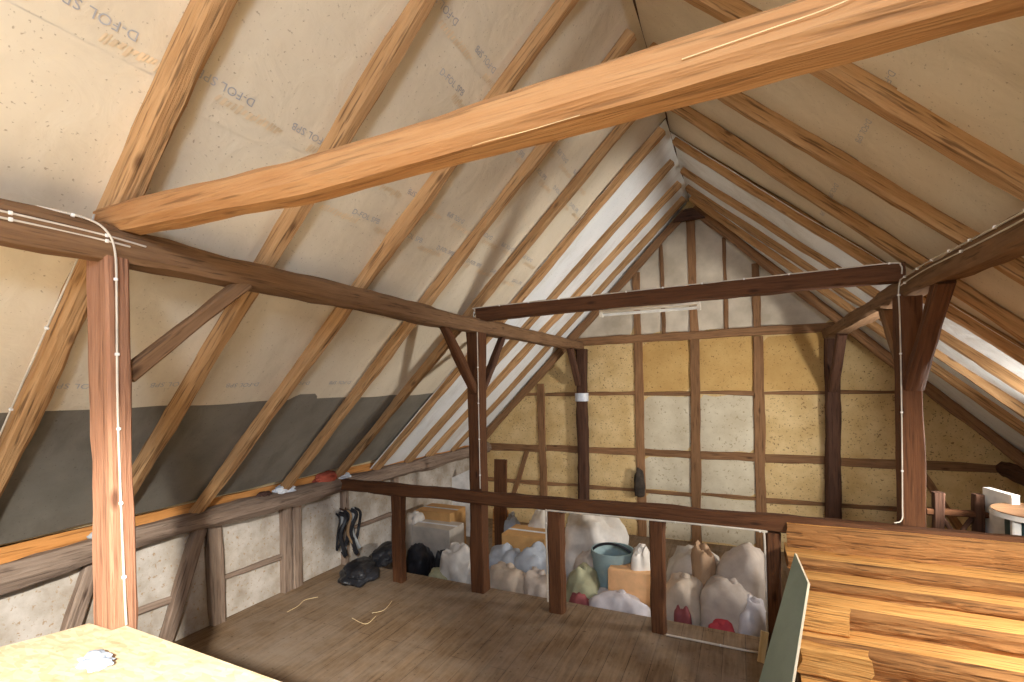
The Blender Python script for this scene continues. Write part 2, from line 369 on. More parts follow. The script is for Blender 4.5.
# back gable behind the camera with a window, and a roof window in the right slope: the daylight of the room
wb = struct(prism('wall_back', [(-4.45, 0), (3.17, 0), (3.17, 0.9), (XG, ZG + 0.22), (-4.45, 0.9)], 'y', YB - 0.2, YB, PLASTER))
def window(name, cx, cz, w, h):
    e = bpy.data.objects.new(name, None); COL.objects.link(e); e.location = (cx, YB, cz); e['kind'] = 'structure'
    for lo, hi in (((-w / 2 - .07, 0, -h / 2 - .07), (w / 2 + .07, .05, -h / 2)), ((-w / 2 - .07, 0, h / 2), (w / 2 + .07, .05, h / 2 + .07)), ((-w / 2 - .07, 0, -h / 2), (-w / 2, .05, h / 2)), ((w / 2, 0, -h / 2), (w / 2 + .07, .05, h / 2)), ((-.025, 0, -h / 2), (.025, .045, h / 2))):
        o = box('window_frame', lo, hi, WHITE, 0.006); o.parent = e
    g, nt, b = newmat('daylit_pane'); b.inputs['Base Color'].default_value = (0.6, 0.7, 0.8, 1); b.inputs['Roughness'].default_value = 0.1
    b.inputs['Emission Color'].default_value = (0.85, 0.93, 1, 1); b.inputs['Emission Strength'].default_value = 1.5
    o = box('window_pane', (-w / 2, 0.005, -h / 2), (w / 2, 0.015, h / 2), g); o.parent = e
    return e
window('window_1', -0.7, 2.0, 1.1, 0.9)
def roof_window(name, x, y, w, h):
    e = window(name, 0, 0, w, h); n = NR; ax = Vector((0, 1, 0)); az = ax.cross(n)
    e.matrix_basis = Matrix.Translation(Vector((x, y, zl(x, MO))) + n * 0.0) @ Matrix((ax, n, az)).transposed().to_4x4()
    return e
roof_window('window_2', 0.80, -1.4, 0.6, 0.6)
roof_window('added_window_4', 2.1, 2.3, 0.5, 0.5)  # added unseen window, put in to light the slab treads from above
roof_window('window_3', 2.35, 4.75, 0.55, 0.6)
def area(name, loc, target, w, h, power, color, spread=PI):
    d = bpy.data.lights.new(name, 'AREA'); d.shape = 'RECTANGLE'; d.size = w; d.size_y = h; d.energy = power; d.color = color; d.spread = spread
    o = bpy.data.objects.new(name, d); COL.objects.link(o); o.location = loc
    o.rotation_euler = (Vector(target) - Vector(loc)).to_track_quat('-Z', 'Y').to_euler()
    return o

# ------------------------------------------------------------------ rafters
ORD = ['first', 'second', 'third', 'fourth', 'fifth', 'sixth', 'seventh', 'eighth', 'ninth', 'tenth', 'eleventh']
LR = [  # Y at the ridge, Y at the plate, width, depth
    (1.20, 1.14, 0.10, 0.10), (1.97, 1.86, 0.088, 0.095), (2.86, 2.52, 0.088, 0.095), (3.64, 3.35, 0.085, 0.09), (4.46, 4.06, 0.082, 0.09),
    (5.17, 4.72, 0.095, 0.09), (5.97, 5.35, 0.10, 0.09), (6.69, 5.83, 0.105, 0.09), (7.25, 6.50, 0.10, 0.09), (7.57, 7.1, 0.09, 0.11)]
LLAB = ['stout pale honey rafter on the left slope just above the near post', 'honey rafter on the left slope, the next one in from the near post',
        'honey rafter on the left slope crossed at its middle by the big front beam', 'honey rafter on the left slope whose peak shows above the big front beam',
        'honey rafter on the left slope meeting the purlin just before the middle post', 'thin honey rafter on the left slope whose top splits into a rough fork-like edge',
        'brown rafter on the left slope at the edge of the white underlay', 'brown rafter on the left slope, first one with white underlay on both sides',
        'brown rafter on the left slope, last but one before the far gable', 'dark brown rafter on the left slope lying along the far gable wall']
def rafter(side, yt, yb, w, d, label, mat, xfoot=None, drop=0.0):
    n = NL if side < 0 else NR
    xt = XG + side * 0.02; xb = XG + side * (3.45 if xfoot is None else xfoot)
    off = -n * (d / 2) - Vector((0, 0, drop))
    ym = yt + (yb - yt) * 0.5 + random.uniform(-0.012, 0.012)
    pts = [Vector((xt, yt, zl(xt))) + off, Vector(((xt + xb) / 2, ym, zl((xt + xb) / 2))) + off, Vector((xb, yb, zl(xb))) + off]
    o = timber('rafter', pts, w, d, mat, hint=-n, rough=0.007, wane=0.2)
    return tag(o, label, 'rafter', 'rafters of the left roof slope' if side < 0 else 'rafters of the right roof slope')
for (yt, yb, w, d), lab in zip(LR, LLAB): rafter(-1, yt, yb, w, d, lab, W_HONEY if yt < 7.4 else W_GABLE, None, 0.10 if yt > 7.4 else 0)
RR = [(1.99, 1.75, 0.10, 0.10), (2.90, 2.62, 0.11, 0.10), (3.88, 3.1, 0.09, 0.095), (4.60, 3.85, 0.085, 0.09), (5.47, 4.0, 0.09, 0.09), (6.26, 4.55, 0.09, 0.09), (6.85, 5.2, 0.09, 0.09), (7.28, 5.8, 0.085, 0.09), (7.57, 6.9, 0.095, 0.11)]
RLAB = ['pale honey rafter on the right slope in the top right corner', 'broad honey rafter on the right slope, first one seen whole below the big front beam',
        'honey rafter on the right slope, second below the big front beam', 'honey rafter on the right slope with a bright edge, third below the big front beam',
        'brown rafter on the right slope landing on the purlin near the right post', 'brown rafter on the right slope passing just behind the right post top',
        'brown rafter on the right slope, third from the far gable', 'brown rafter on the right slope, second from the far gable', 'dark brown rafter on the right slope lying along the far gable wall']
for (yt, yb, w, d), lab in zip(RR, RLAB): rafter(1, yt, yb, w, d, lab, W_HONEY if yt < 7.4 else W_GABLE, None, 0.07 if yt > 7.4 else 0)
tag(prism('collar_tie', [(XG - 0.22, 4.36), (XG + 0.22, 4.36), (XG + 0.05, 4.52), (XG - 0.05, 4.52)], 'y', 7.42, 7.50, W_DARK, None, 0.006), 'small dark board closing the peak of the far gable', 'board')
tag(timber('ridge_batten', [(XG - 0.02, YB, ZG + 0.165), (XG - 0.02, YF, ZG + 0.165)], 0.05, 0.05, W_DARK), 'dark thin batten running along the ridge between the slopes', 'batten')

# ------------------------------------------------------------------ frame
pl = [(-2.35, YB, 2.635), (-2.35, 0.2, 2.64), (-2.35, 1.12, 2.65), (-2.36, 2.4, 2.635), (-2.35, 3.84, 2.62), (-2.34, 5.1, 2.62), (-2.36, YF - 0.02, 2.63)]
tag(timber('purlin', pl, 0.16, 0.135, W_PURL, rough=0.01), 'long brown purlin beam under the left slope rafters, resting on the posts', 'purlin', 'purlins')
pr = [(1.08, YB, 2.62), (1.08, 2.55, 2.625), (1.085, 3.6, 2.655), (1.08, 4.2, 2.66), (1.08, 5, 2.645), (1.07, YF - 0.02, 2.62)]
tag(timber('purlin', pr, 0.16, 0.135, W_PURL, rough=0.01), 'long brown purlin beam under the right slope rafters with a clipped cable', 'purlin', 'purlins')
PT = 2.572
tag(timber('post', [(-2.35, 1.105, 0), (-2.35, 1.105, 1.4), (-2.345, 1.105, 1.7), (-2.35, 1.105, PT + 0.02)], 0.15, 0.088, W_POST, hint=(0, 1, 0), rough=0.007, wane=0.10), 'worn reddish post with a white cable, rising beside the chipboard sheet', 'post')
tag(timber('post', [(-2.37, 4.21, 0), (-2.37, 4.21, PT - 0.01)], 0.145, 0.14, W_RED, hint=(0, 1, 0), wane=0.06), 'dark red-brown square post standing on the floor at the middle of the low rail', 'post')
tag(timber('post', [(1.05, 4.20, 0), (1.05, 4.20, PT + 0.03)], 0.135, 0.14, W_RED, hint=(0, 1, 0), wane=0.06), 'dark red-brown square post at right behind the stack of sawn slabs', 'post')
tag(timber('post', [(-2.31, 7.53, ZL), (-2.30, 7.53, PT)], 0.17, 0.14, W_DARK, hint=(0, 1, 0), wane=0.2, rough=0.01), 'dark post against the far gable at left, with a pale wrap', 'post')
tag(timber('post', [(1.07, 7.53, ZL), (1.09, 7.53, PT - 0.01)], 0.17, 0.14, W_DARK, hint=(0, 1, 0), wane=0.2, rough=0.01), 'dark post against the far gable at right, flaring into a brace', 'post')
# tie beams across
fb = [(-2.42, 1.15, 2.765), (-1.3, 1.15, 2.722), (-0.56, 1.15, 2.728), (0.12, 1.15, 2.745), (1.16, 1.15, 2.765)]
tag(timber('collar_beam', fb, 0.125, 0.112, W_BEAM, rough=0.004, wane=0.24, step=0.05), 'big bright orange-brown beam crossing the whole top of the view', 'beam')
tag(timber('collar_beam', [(-2.33, 4.21, 2.733), (-0.5, 4.20, 2.752), (1.03, 4.20, 2.765)], 0.13, 0.125, W_RED, wane=0.08), 'dark red-brown beam between the middle posts carrying the tube lamp', 'beam')
# braces
def brace(pts, w, h, mat, label, hint=(1, 0, 0)):
    return tag(timber('brace', pts, w, h, mat, hint=hint, wane=0.15), label, 'brace')
brace([(-2.33, 1.15, 2.11), (-2.33, 1.70, 2.60)], 0.065, 0.06, W_PURL, 'slim grey-brown brace from the near post up to the left purlin')
brace([(-2.36, 3.62, 2.575), (-2.36, 4.15, 1.98)], 0.075, 0.07, W_RED, 'slim brown brace leaning from the left purlin down to the middle post, camera side')
brace([(-2.36, 4.26, 1.93), (-2.36, 4.80, 2.57)], 0.075, 0.07, W_DARK, 'dark brace rising from the middle post to the left purlin, gable side')
brace([(-2.34, 7.47, 2.02), (-2.34, 7.05, 2.575)], 0.10, 0.09, W_DARK, 'dark brace from the left far gable post to the purlin')
brace([(1.06, 4.14, 1.98), (1.07, 3.6, 2.60)], 0.10, 0.10, W_RED, 'thick red-brown brace from the right post up to the right purlin, camera side')
brace([(1.06, 4.26, 2.0), (1.07, 4.85, 2.60)], 0.09, 0.08, W_PURL, 'brown brace behind the right post rising to the right purlin')
brace([(1.08, 7.47, 1.9), (1.08, 6.75, 2.565)], 0.12, 0.10, W_DARK, 'dark brace from the right far gable post to the purlin')
# wall plates
tag(timber('wall_plate', [(-4.08, YB, 0.93), (-4.08, 1.3, 0.93), (-4.09, 2.1, 0.955), (-4.07, 2.74, 0.965), (-4.08, 3.5, 0.945), (-4.08, 4.1, 0.945), (-4.08, 5.05, 0.925), (-4.08, YF - 0.02, 0.93)], 0.17, 0.165, W_GREY, rough=0.014, wane=0.3), 'crooked grey weathered plate beam along the foot of the left slope', 'wall plate')
tag(timber('wall_plate', [(2.80, YB, 0.93), (2.80, YF - 0.02, 0.93)], 0.17, 0.165, W_DARK, rough=0.014, wane=0.3), 'dark plate beam along the foot of the right slope by the gable', 'wall plate')
tag(timber('eave_board', [(-4.152, YB + 0.05, 1.04), (-4.152, YF - 0.05, 1.03)], 0.024, 0.13, W_PLANK, wane=0.05, rough=0.004), 'orange-brown board on edge behind the left plate beam', 'board')
tag(timber('batten', [(-4.142, YB + 0.05, 1.128), (-4.142, YF - 0.05, 1.112)], 0.03, 0.022, W_PALE, wane=0.1, rough=0.002), 'pale thin strip painted as the daylight slit above the orange eave board', 'batten')  # daylight slit at the eave put into a pale strip; no batten there
# low rail across with its posts
tag(timber('rail', [(-4.05, 4.085, 0.965), (-2.3, 4.085, 0.96), (-0.5, 4.085, 0.972), (0.2, 4.085, 0.978), (1.6, 4.085, 0.978), (2.72, 4.085, 0.975)], 0.10, 0.115, W_RED, wane=0.14, rough=0.008), 'dark red-brown rail crossing the attic at waist height past the middle posts', 'rail')
for x, w, lab in ((-3.27, 0.13, 'short post under the low rail nearest the left wall'), (-1.515, 0.125, 'short post under the low rail, first right of the middle post'), (-0.64, 0.115, 'short post under the low rail, second right of the middle post'), (0.20, 0.10, 'short post under the low rail at the left end of the slab stack')):
    tag(timber('rail_post', [(x, 4.09, 0), (x, 4.09, 0.908)], w, 0.10, W_RED, hint=(0, 1, 0), wane=0.14, rough=0.009), lab, 'post', 'short posts under the low rail')
# left wall framing
def wstud(pts, w, lab, d=0.07): return tag(timber('wall_stud', pts, d, w, W_GREY, hint=(0, 1, 0), wane=0.12, rough=0.007), lab, 'stud')
wstud([(-4.175, 2.72, 0), (-4.175, 2.70, 0.86)], 0.12, 'grey upright stud in the low left wall beside the diagonal strut')
wstud([(-4.16, 2.28, 0.0), (-4.16, 2.58, 0.87)], 0.11, 'grey diagonal strut in the low left wall right of the near post')
wstud([(-4.16, 1.62, 0.2), (-4.16, 1.84, 0.86)], 0.10, 'grey diagonal strut in the low left wall left of the near post')
wstud([(-4.175, 3.44, 0), (-4.175, 3.44, 0.87)], 0.10, 'grey-brown stud in the low left wall, first of a close pair')
wstud([(-4.175, 3.57, 0), (-4.175, 3.57, 0.87)], 0.11, 'grey-brown stud in the low left wall, second of a close pair')
wstud([(-4.18, 4.25, 0), (-4.18, 4.25, 0.86)], 0.08, 'thin stud in the low left wall behind the hanging black straps')
wstud([(-4.175, 5.15, ZL), (-4.175, 5.15, 0.85)], 0.10, 'stud in the low left wall seen just left of the first short post')
for a, b in ((1.0, 1.70), (1.86, 2.36), (2.78, 3.38), (4.30, 5.09)):
    tag(timber('wall_rail', [(-4.185, a, 0.375), (-4.185, b, 0.36)], 0.045, 0.045, W_GREY, rough=0.006), {1.0: 'thin level rail in the low left wall left of the near post', 1.86: 'thin level rail in the low left wall by the diagonal strut', 2.78: 'thin level rail in the low left wall before the close pair of studs', 4.30: 'thin sloping rail in the low left wall right of the black straps'}[a], 'rail')

# ------------------------------------------------------------------ far gable framing and panels
GY = YF
def gst(pts, w, lab, cat='stud', d=0.05, mat=None, name='gable_stud'):
    P = [Vector((x, GY - 0.012, z)) for x, z in pts]
    return tag(timber(name, P, w, d, mat or W_GABLE, hint=(0, -1, 0), wane=0.15, rough=0.008), lab, cat)
gst([(-3.03, ZL), (-3.05, 2.03)], 0.12, 'brown gable stud left of the dark left gable post')
gst([(-1.41, ZL), (-1.42, 2.64)], 0.135, 'brown gable stud, first right of the dark left gable post')
gst([(-0.62, ZL), (-0.60, 2.64)], 0.13, 'brown gable stud, middle one below the tie beam')
gst([(0.23, ZL), (0.23, 2.64)], 0.13, 'brown gable stud, first left of the dark right gable post')
gst([(1.88, ZL), (1.88, 2.0)], 0.12, 'brown gable stud beyond the right red post')
gst([(-1.43, 2.76), (-1.43, 3.72)], 0.10, 'brown upper gable stud left of the centre one')
gst([(-0.60, 2.76), (-0.63, 4.5)], 0.115, 'brown central upper gable stud reaching to the peak')
gst([(0.23, 2.76), (0.22, 3.66)], 0.10, 'brown upper gable stud right of the centre one')
gst([(-1.03, 2.76), (-1.06, 4.1)], 0.05, 'thin upper gable strip left of the centre stud', 'strip')
gst([(-0.17, 2.76), (-0.18, 4.08)], 0.05, 'thin upper gable strip right of the centre stud', 'strip')
gst([(-2.42, 2.70), (-0.5, 2.70), (1.2, 2.715)], 0.125, 'brown tie beam across the far gable under the grey boards', 'beam', 0.08, name='tie_beam')
for z, w, txt in ((1.85, 0.055, 'upper thin'), (0.94, 0.11, 'thick middle'), (0.36, 0.055, 'lower thin')):
    lim = min(3.45, 3.6)
    xl = max(XG - (ZG + 0.1 - z) / SL, -4.18); xr = min(XG + (ZG + 0.1 - z) / SL, 2.9)
    xs = [xl, -3.03, -2.31, -1.41, -0.61, 0.23, 1.08, 1.88, xr]
    nm = ['at the far left end', 'left of the dark left post', 'right of the dark left post', 'in the second bay from the left post', 'in the bay left of the right studs', 'left of the dark right post', 'right of the dark right post', 'at the far right end']
    for i in range(8):
        if xs[i + 1] - xs[i] < 0.25: continue
        g0 = 0.0 if i == 0 else 0.065; g1 = 0.0 if i == 7 else 0.065
        o = gst([(xs[i] + g0, z + random.uniform(-.012, .012)), (xs[i + 1] - g1, z + random.uniform(-.012, .012))], w, f'{txt} gable rail {nm[i]}', 'rail', 0.04, W_GABLE, 'gable_rail')
        o['group'] = 'gable rails'
gst([(-3.62, 0.05), (-3.32, 0.88)], 0.08, 'slim slanting gable brace low at the left', 'brace', name='gable_brace')
gst([(2.45, 0.05), (1.98, 0.9)], 0.08, 'slim slanting gable brace low at the right', 'brace', name='gable_brace')
# infill panels of the gable
def panel(x0, x1, z0, z1, mat, seed):
    poly = [(x0, z0), (x1, z0), (x1, z1), (x0, z1)]
    # clip to the roof line
    bm = bmesh.new(); nx, nz = 8, 8; G = []
    for i in range(nx + 1):
        row = []
        for j in range(nz + 1):
            x = x0 + (x1 - x0) * i / nx; z = min(z0 + (z1 - z0) * j / nz, zl(x, 0.12))
            edge = 0.0 if i in (0, nx) or j in (0, nz) else 0.012
            row.append(bm.verts.new((x, GY + 0.002 - edge - 0.008 * noise.noise(Vector((x * 4, z * 4, seed))) - (0 if edge == 0 else 0.006), z)))
        G.append(row)
    for i in range(nx):
        for j in range(nz):
            try: bm.faces.new((G[i][j], G[i + 1][j], G[i + 1][j + 1], G[i][j + 1]))
            except Exception: pass
    bmesh.ops.remove_doubles(bm, verts=bm.verts, dist=1e-5); bmesh.ops.dissolve_degenerate(bm, edges=bm.edges, dist=1e-5)
    return link('infill_panel', bm_mesh(bm, 'infill_panel', math.radians(60)), mat, wf)
XS = [-4.15, -3.09, -2.97, -2.39, -2.23, -1.48, -1.34, -0.68, -0.55, 0.16, 0.30, 1.0, 1.16, 1.82, 1.94, 2.9]
for r, (z0, z1) in enumerate(((ZL + 0.01, 0.33), (0.39, 0.885), (0.995, 1.822), (1.878, 2.64))):
    for i in range(8):
        a, b = XS[2 * i], XS[2 * i + 1]
        if min(zl(a, .12), zl(b, .12)) < z0 + 0.02 and max(zl(a, .12), zl(b, .12)) < z0 + 0.1: continue
        mat = CLAY
        if r == 3 and 3 <= i <= 5: mat = CLAY_D
        if r == 2 and i in (3, 4): mat = PLASTER
        if r in (0, 1) and i in (3, 4): mat = PLASTER
        panel(a - .035, b + .035, z0 - .012, z1 + .012, mat, i * 3.1 + r)
for a, b in ((-2.35, -1.48), (-1.38, -1.06), (-1.0, -0.66), (-0.545, -0.2), (-0.14, 0.18), (0.28, 1.1)):
    panel(a - .05, b + .05, 2.74, 4.5, GBOARD, a)

# ------------------------------------------------------------------ printed lettering on the underlay
def text_mesh(body, size):
    cu = bpy.data.curves.new('print', 'FONT'); cu.body = body; cu.size = size; cu.align_x = 'LEFT'; cu.resolution_u = 3; cu.space_character = 1.05
    o = bpy.data.objects.new('tmp', cu); COL.objects.link(o)
    bpy.context.view_layer.update()
    me = bpy.data.meshes.new_from_object(o.evaluated_get(bpy.context.evaluated_depsgraph_get()))
    bpy.data.objects.remove(o); me.materials.clear(); me.materials.append(INK); return me
TXT = text_mesh('D-FOL SPB', 0.052)
def smudge_mesh(seed):
    """worn, unreadable orange stamp: a row of faint slanted dashes"""
    rnd = random.Random(seed); bm = bmesh.new(); x = 0
    for k in range(16):
        w = rnd.uniform(0.006, 0.016); h0, h1 = rnd.uniform(-0.004, 0.012), rnd.uniform(0.026, 0.05)
        bm.faces.new([bm.verts.new(c) for c in ((x, h0, 0), (x + w, h0, 0), (x + w + 0.012, h1, 0), (x + 0.012, h1, 0))]); x += w + rnd.uniform(0.004, 0.012)
    me = bpy.data.meshes.new('orange_stamp'); bm.to_mesh(me); bm.free(); me.materials.append(INKO); return me
STAMPS = [smudge_mesh(k) for k in range(3)]
bpy.context.view_layer.update()
def printing(sheet_o, side, x, y, rev, src, name):
    n = NL if side < 0 else NR
    p = Vector((x, y, zl(x, MO)))
    dx = Vector((0, 1, 0)) * (-1 if rev else 1); dy = n.cross(dx)
    me = src.copy(); inv = sheet_o.matrix_basis.inverted()
    for v in me.vertices:                      # lay every point of the print on the sagging sheet
        w = p + dx * v.co.x + dy * v.co.y
        hit, loc, nn, _ = sheet_o.ray_cast(inv @ (w + n * 0.25), -n)
        v.co = (loc if hit else w) + n * 0.003
    o = bpy.data.objects.new(name, me); COL.objects.link(o); o.parent = sheet_o
k = 0; yy = 0.35
while yy < 4.9:
    printing(sB, -1, -1.95, yy + 0.22, True, TXT, 'printed_lettering')
    printing(sB, -1, -1.985, yy + 0.40, True, STAMPS[k % 3], 'orange_stamp')
    printing(sA, -1, -1.33, yy + 0.05, True, TXT, 'printed_lettering')
    printing(sA, -1, -1.37, yy + 0.28, True, STAMPS[(k + 1) % 3], 'orange_stamp')
    if yy > 1.8:
        printing(sC, -1, -2.16, yy + 0.1, False, TXT, 'printed_lettering')
        printing(sC, -1, -2.20, yy - 0.12, False, STAMPS[(k + 2) % 3], 'orange_stamp')
        printing(sB, -1, -1.51, yy + 0.12, False, TXT, 'printed_lettering')
        printing(sB, -1, -1.55, yy + 0.3, False, STAMPS[k % 3], 'orange_stamp')
    if yy > 1.7: printing(sF, 1, 0.62, yy + 0.02, False, TXT, 'printed_lettering')
    if 0.6 < yy < 3.3: printing(sC, -1, -3.14, yy + 0.2, True, TXT, 'printed_lettering')
    yy += 0.46; k += 1

# ------------------------------------------------------------------ chipboard platform in the foreground
plat = empty('platform', (-1.0, 0.2, 0), 'pale chipboard platform filling the lower left corner round the near post', 'platform')
poly = [(-2.266, 1.105), (-2.268, 1.056), (-2.432, 1.056), (-2.46, 0.96), (-2.75, 0.30), (-2.9, -2.5), (0.9, -2.5), (0.9, 0.9), (-0.6, 1.085)]
prism('deck_board', poly, 'z', 1.078, 1.100, CHIP, plat, 0.003)
for x in (-2.2, -1.2, -0.2, 0.7):
    timber('joist', [(x, -2.4, 1.0), (x, 0.85, 1.0)], 0.08, 0.155, W_HONEY, parent=plat)
for x, y in ((-2.2, 0.8), (-2.2, -2.3), (0.7, 0.8), (0.7, -2.3)):
    timber('leg', [(x, y, 0), (x, y, 0.922)], 0.08, 0.08, W_HONEY, hint=(0, 1, 0), parent=plat)
bm = blob_bm((0.12, 0.08, 0.03), 4.2, 0.3, 4)
p = atZ(95, 664, 1.1)
tag(link('rag', bm_mesh(bm, 'rag', 0.8), rough_mat('pale_blue_cloth', (0.34, 0.40, 0.50), (0.48, 0.54, 0.63), 14), None, Matrix.Translation((p.x, p.y, 1.1))), 'small pale blue crumpled rag lying on the chipboard', 'rag')

# ------------------------------------------------------------------ stepped stack of sawn slabs at the right
XL0 = 0.27; XR0 = 2.55
steps = [(4.03, 1.005, 0.827), (3.80, 0.827, 0.741), (3.64, 0.741, 0.666), (3.44, 0.666, 0.541), (3.27, 0.541, 0.36), (3.05, 0.36, 0.18), (2.86, 0.18, 0.0)]
slab_lab = ['rough orange sawn slab at the top of the stack just under the rail', 'rough orange sawn slab, second from the top of the stack', 'rough orange sawn slab, third from the top with a pale upper face',
            'rough orange sawn slab, fourth from the top with a smooth orange upper face', 'rough orange sawn slab at the bottom edge of the view in the stack', 'rough sawn slab low in the stack', 'lowest rough sawn slab of the stack on the floor']
for i, ((y, zt, zb), lab) in enumerate(zip(steps, slab_lab)):
    # front face ragged, top nearly flat; each slab runs back under the one above
    yb = 4.03 if i == 0 else min(4.03, y + 0.62)
    dep = 0.24 if i else 0.20
    bm = bmesh.new(); n = 70; ring = []
    sd = i * 7.7
    x0 = XL0 + random.uniform(-0.015, 0.02); 
    if i == 0: yc = 4.03 - 0.0; yf, ybk = 3.99, 4.03
    yf = y - 0.0; ybk = (steps[i - 1][0] + 0.10) if i else 4.033
    if i == 0: yf = 3.985
    prof_n = 14
    for a in range(n + 1):
        x = x0 + (XR0 - x0) * a / n
        w1 = noise.noise(Vector((x * 1.6, sd, 0))) * 0.022 + noise.noise(Vector((x * 6, sd, 3))) * 0.008
        w2 = noise.noise(Vector((x * 1.3, sd, 9))) * 0.008
        pts = [(ybk, zt + w2 * 0.3), ((yf + ybk) / 2, zt + w2), (yf + 0.03, zt - 0.002 + w2)]
        for q in range(1, 7):
            f = q / 6; 
            bulge = math.sin(PI * min(1, f * 1.1)) * 0.018
            rr = noise.noise(Vector((x * 9, f * 7, sd))) * 0.013 + noise.noise(Vector((x * 2.5, f * 16, sd))) * 0.010
            pts.append((yf + 0.02 * f - bulge + w1 + rr, zt - 0.006 - (zt - zb - 0.006) * f + 0.0))
        pts.append((ybk, zb + 0.001))
        e = noise.noise(Vector((sd, x, 1))) 
        ring.append([bm.verts.new((x + (0.012 * noise.noise(Vector((sd, py * 20, pz * 20))) if a in (0, n) else 0), py, max(pz, zb + 0.001))) for py, pz in pts])
    m = len(ring[0])
    for a in range(n):
        for j in range(m):
            f_ = bm.faces.new((ring[a][j], ring[a][(j + 1) % m], ring[a + 1][(j + 1) % m], ring[a + 1][j]))
            if 2 <= j <= 8: f_.material_index = 1
    f_ = bm.faces.new(ring[0][::-1]); f_.material_index = 1; f_ = bm.faces.new(ring[-1]); f_.material_index = 1
    me = bm_mesh(bm, 'timber_slab', math.radians(40)); me.materials.append(W_SLAB); me.materials.append(W_SLABE)
    o = link('timber_slab', me, W_SLAB)
    tag(o, lab, 'slab', 'stack of sawn slabs')
# two short offcuts on the left end of the lower steps
def offcut(x0, x1, y, zt, zb, lab, sd):
    o = timber('timber_offcut', [(x0, y, (zt + zb) / 2), (x1, y - 0.01, (zt + zb) / 2)], 0.10, zt - zb, W_SLAB, rough=0.011, wane=0.12, seed=sd, step=0.03, endnoise=0.04)
    return tag(o, lab, 'offcut')
offcut(0.30, 0.55, 3.395, 0.70, 0.548, 'short rough offcut at the left end of the fourth slab beside the green board', 3.0)
offcut(0.27, 0.60, 3.21, 0.54, 0.37, 'short rough offcut at the bottom left of the slab stack', 8.0)
# loose planks standing at the left foot of the stack
tag(timber('plank', [(0.245, 3.42, 0.0), (0.25, 3.46, 0.46)], 0.03, 0.12, W_GREY, hint=(0, 1, 0), wane=0.05), 'short brown plank standing between the green board and the slab stack', 'plank')
tag(timber('plank', [(0.10, 3.92, 0.0), (0.13, 3.98, 0.20)], 0.05, 0.03, W_PALE, hint=(0, 1, 0), wane=0.05), 'small pale wooden piece standing on the floor left of the green board', 'plank')
# leaning green plasterboard offcut
A = atY(795, 553, 3.72); B = atY(808, 583, 3.30); 
gp = empty('plasterboard', (0.18, 3.35, 0), 'green plasterboard offcut leaning on the left end of the slab stack', 'board')
P0, P1 = Vector((0.235, 3.78, 0.83)), Vector((0.262, 3.47, 0.735))       # upper edge
def gy(px, py, yv): return atY(px, py, yv)
Q1 = Vector((0.10, 3.00, 0.10)); Q0 = Vector((-0.02, 3.28, 0.0))
P0 = gy(795, 553, 3.55); P1 = gy(808, 583, 3.25); Q0 = gy(757, 690, 3.1); Q1 = gy(791, 690, 2.85)
nrm = (P1 - P0).cross(Q0 - P0).normalized()
if nrm.x > 0: nrm = -nrm
def slabmesh(name, quad, n, a, b, mat, parent):
    bm = bmesh.new(); T = [bm.verts.new(q + n * a) for q in quad]; U = [bm.verts.new(q + n * b) for q in quad]
    bm.faces.new(T); bm.faces.new(U[::-1])
    for i in range(4): bm.faces.new((T[i], U[i], U[(i + 1) % 4], T[(i + 1) % 4]))
    return link(name, bm_mesh(bm, name), mat, parent)
k0 = (Q0 - P0) / (P0.z - Q0.z); k1 = (Q1 - P1) / (P1.z - Q1.z)
Q0 = P0 + k0 * P0.z; Q1 = P1 + k1 * P1.z
slabmesh('face_paper', [P0, P1, Q1, Q0], nrm, 0.0, 0.0015, DRYW, gp)
slabmesh('gypsum_core', [P0, P1, Q1, Q0], nrm, -0.0125, 0.0, DRYE, gp)

# ------------------------------------------------------------------ lamp on the middle beam
lamp = empty('tube_lamp', (-0.71, 4.29, 2.70), 'long cream fluorescent batten lamp under the middle cross beam', 'lamp')
def lb(name, lo, hi, mat, bev=0.004): return box(name, lo, hi, mat, bev, lamp, Matrix.Translation(lamp.location))
CREAM = plain('cream_enamel', (0.80, 0.72, 0.58), 0.4)
lb('housing', (-0.42, -0.04, -0.03), (0.42, 0.04, 0.02), CREAM)
lb('end_cap', (-0.425, -0.022, -0.075), (-0.395, 0.022, -0.03), CREAM); lb('end_cap', (0.395, -0.022, -0.075), (0.425, 0.022, -0.03), CREAM)
me = tube_mesh('tube', [(-0.40, 0, -0.055), (0, 0, -0.055), (0.40, 0, -0.055)], 0.013, 12, 4)
link('tube', me, plain('lamp_glass', (0.92, 0.88, 0.78), 0.25), lamp, Matrix.Translation(lamp.location))

# ------------------------------------------------------------------ cables
def cable(pts, label, r=0.0045, clip=0.28, n=None, mat=CABLE, clips=True):
    o = link('cable', tube_mesh('cable', pts, r), mat); tag(o, label, 'cable')
    if clips:
        cm = bm_mesh(box_bm((-0.007, -0.007, -0.006), (0.007, 0.007, 0.006), 0.003), 'cable_clip'); cm.materials.append(WHITE)
        acc = 0.1
        for i in range(len(pts) - 1):
            a, b = Vector(pts[i]), Vector(pts[i + 1]); L = (b - a).length
            while acc < L:
                c = bpy.data.objects.new('cable_clip', cm); COL.objects.link(c); c.parent = o; c.location = a + (b - a) * (acc / L); c.rotation_euler = (b - a).to_track_quat('Z', 'Y').to_euler(); acc += clip
            acc -= L
    return o
xi = -2.262
cable([(xi, YB + .2, 2.66), (xi, 0.3, 2.665), (xi, 0.8, 2.668), (xi, 1.06, 2.665), (xi + .002, 1.20, 2.655)], 'white cable running along the face of the left purlin, upper of two', 0.004)
cable([(xi, YB + .2, 2.635), (xi, 0.3, 2.642), (xi, 0.8, 2.646), (xi, 1.03, 2.645), (xi + .004, 1.14, 2.64)], 'white cable running along the face of the left purlin, lower of two', 0.004)
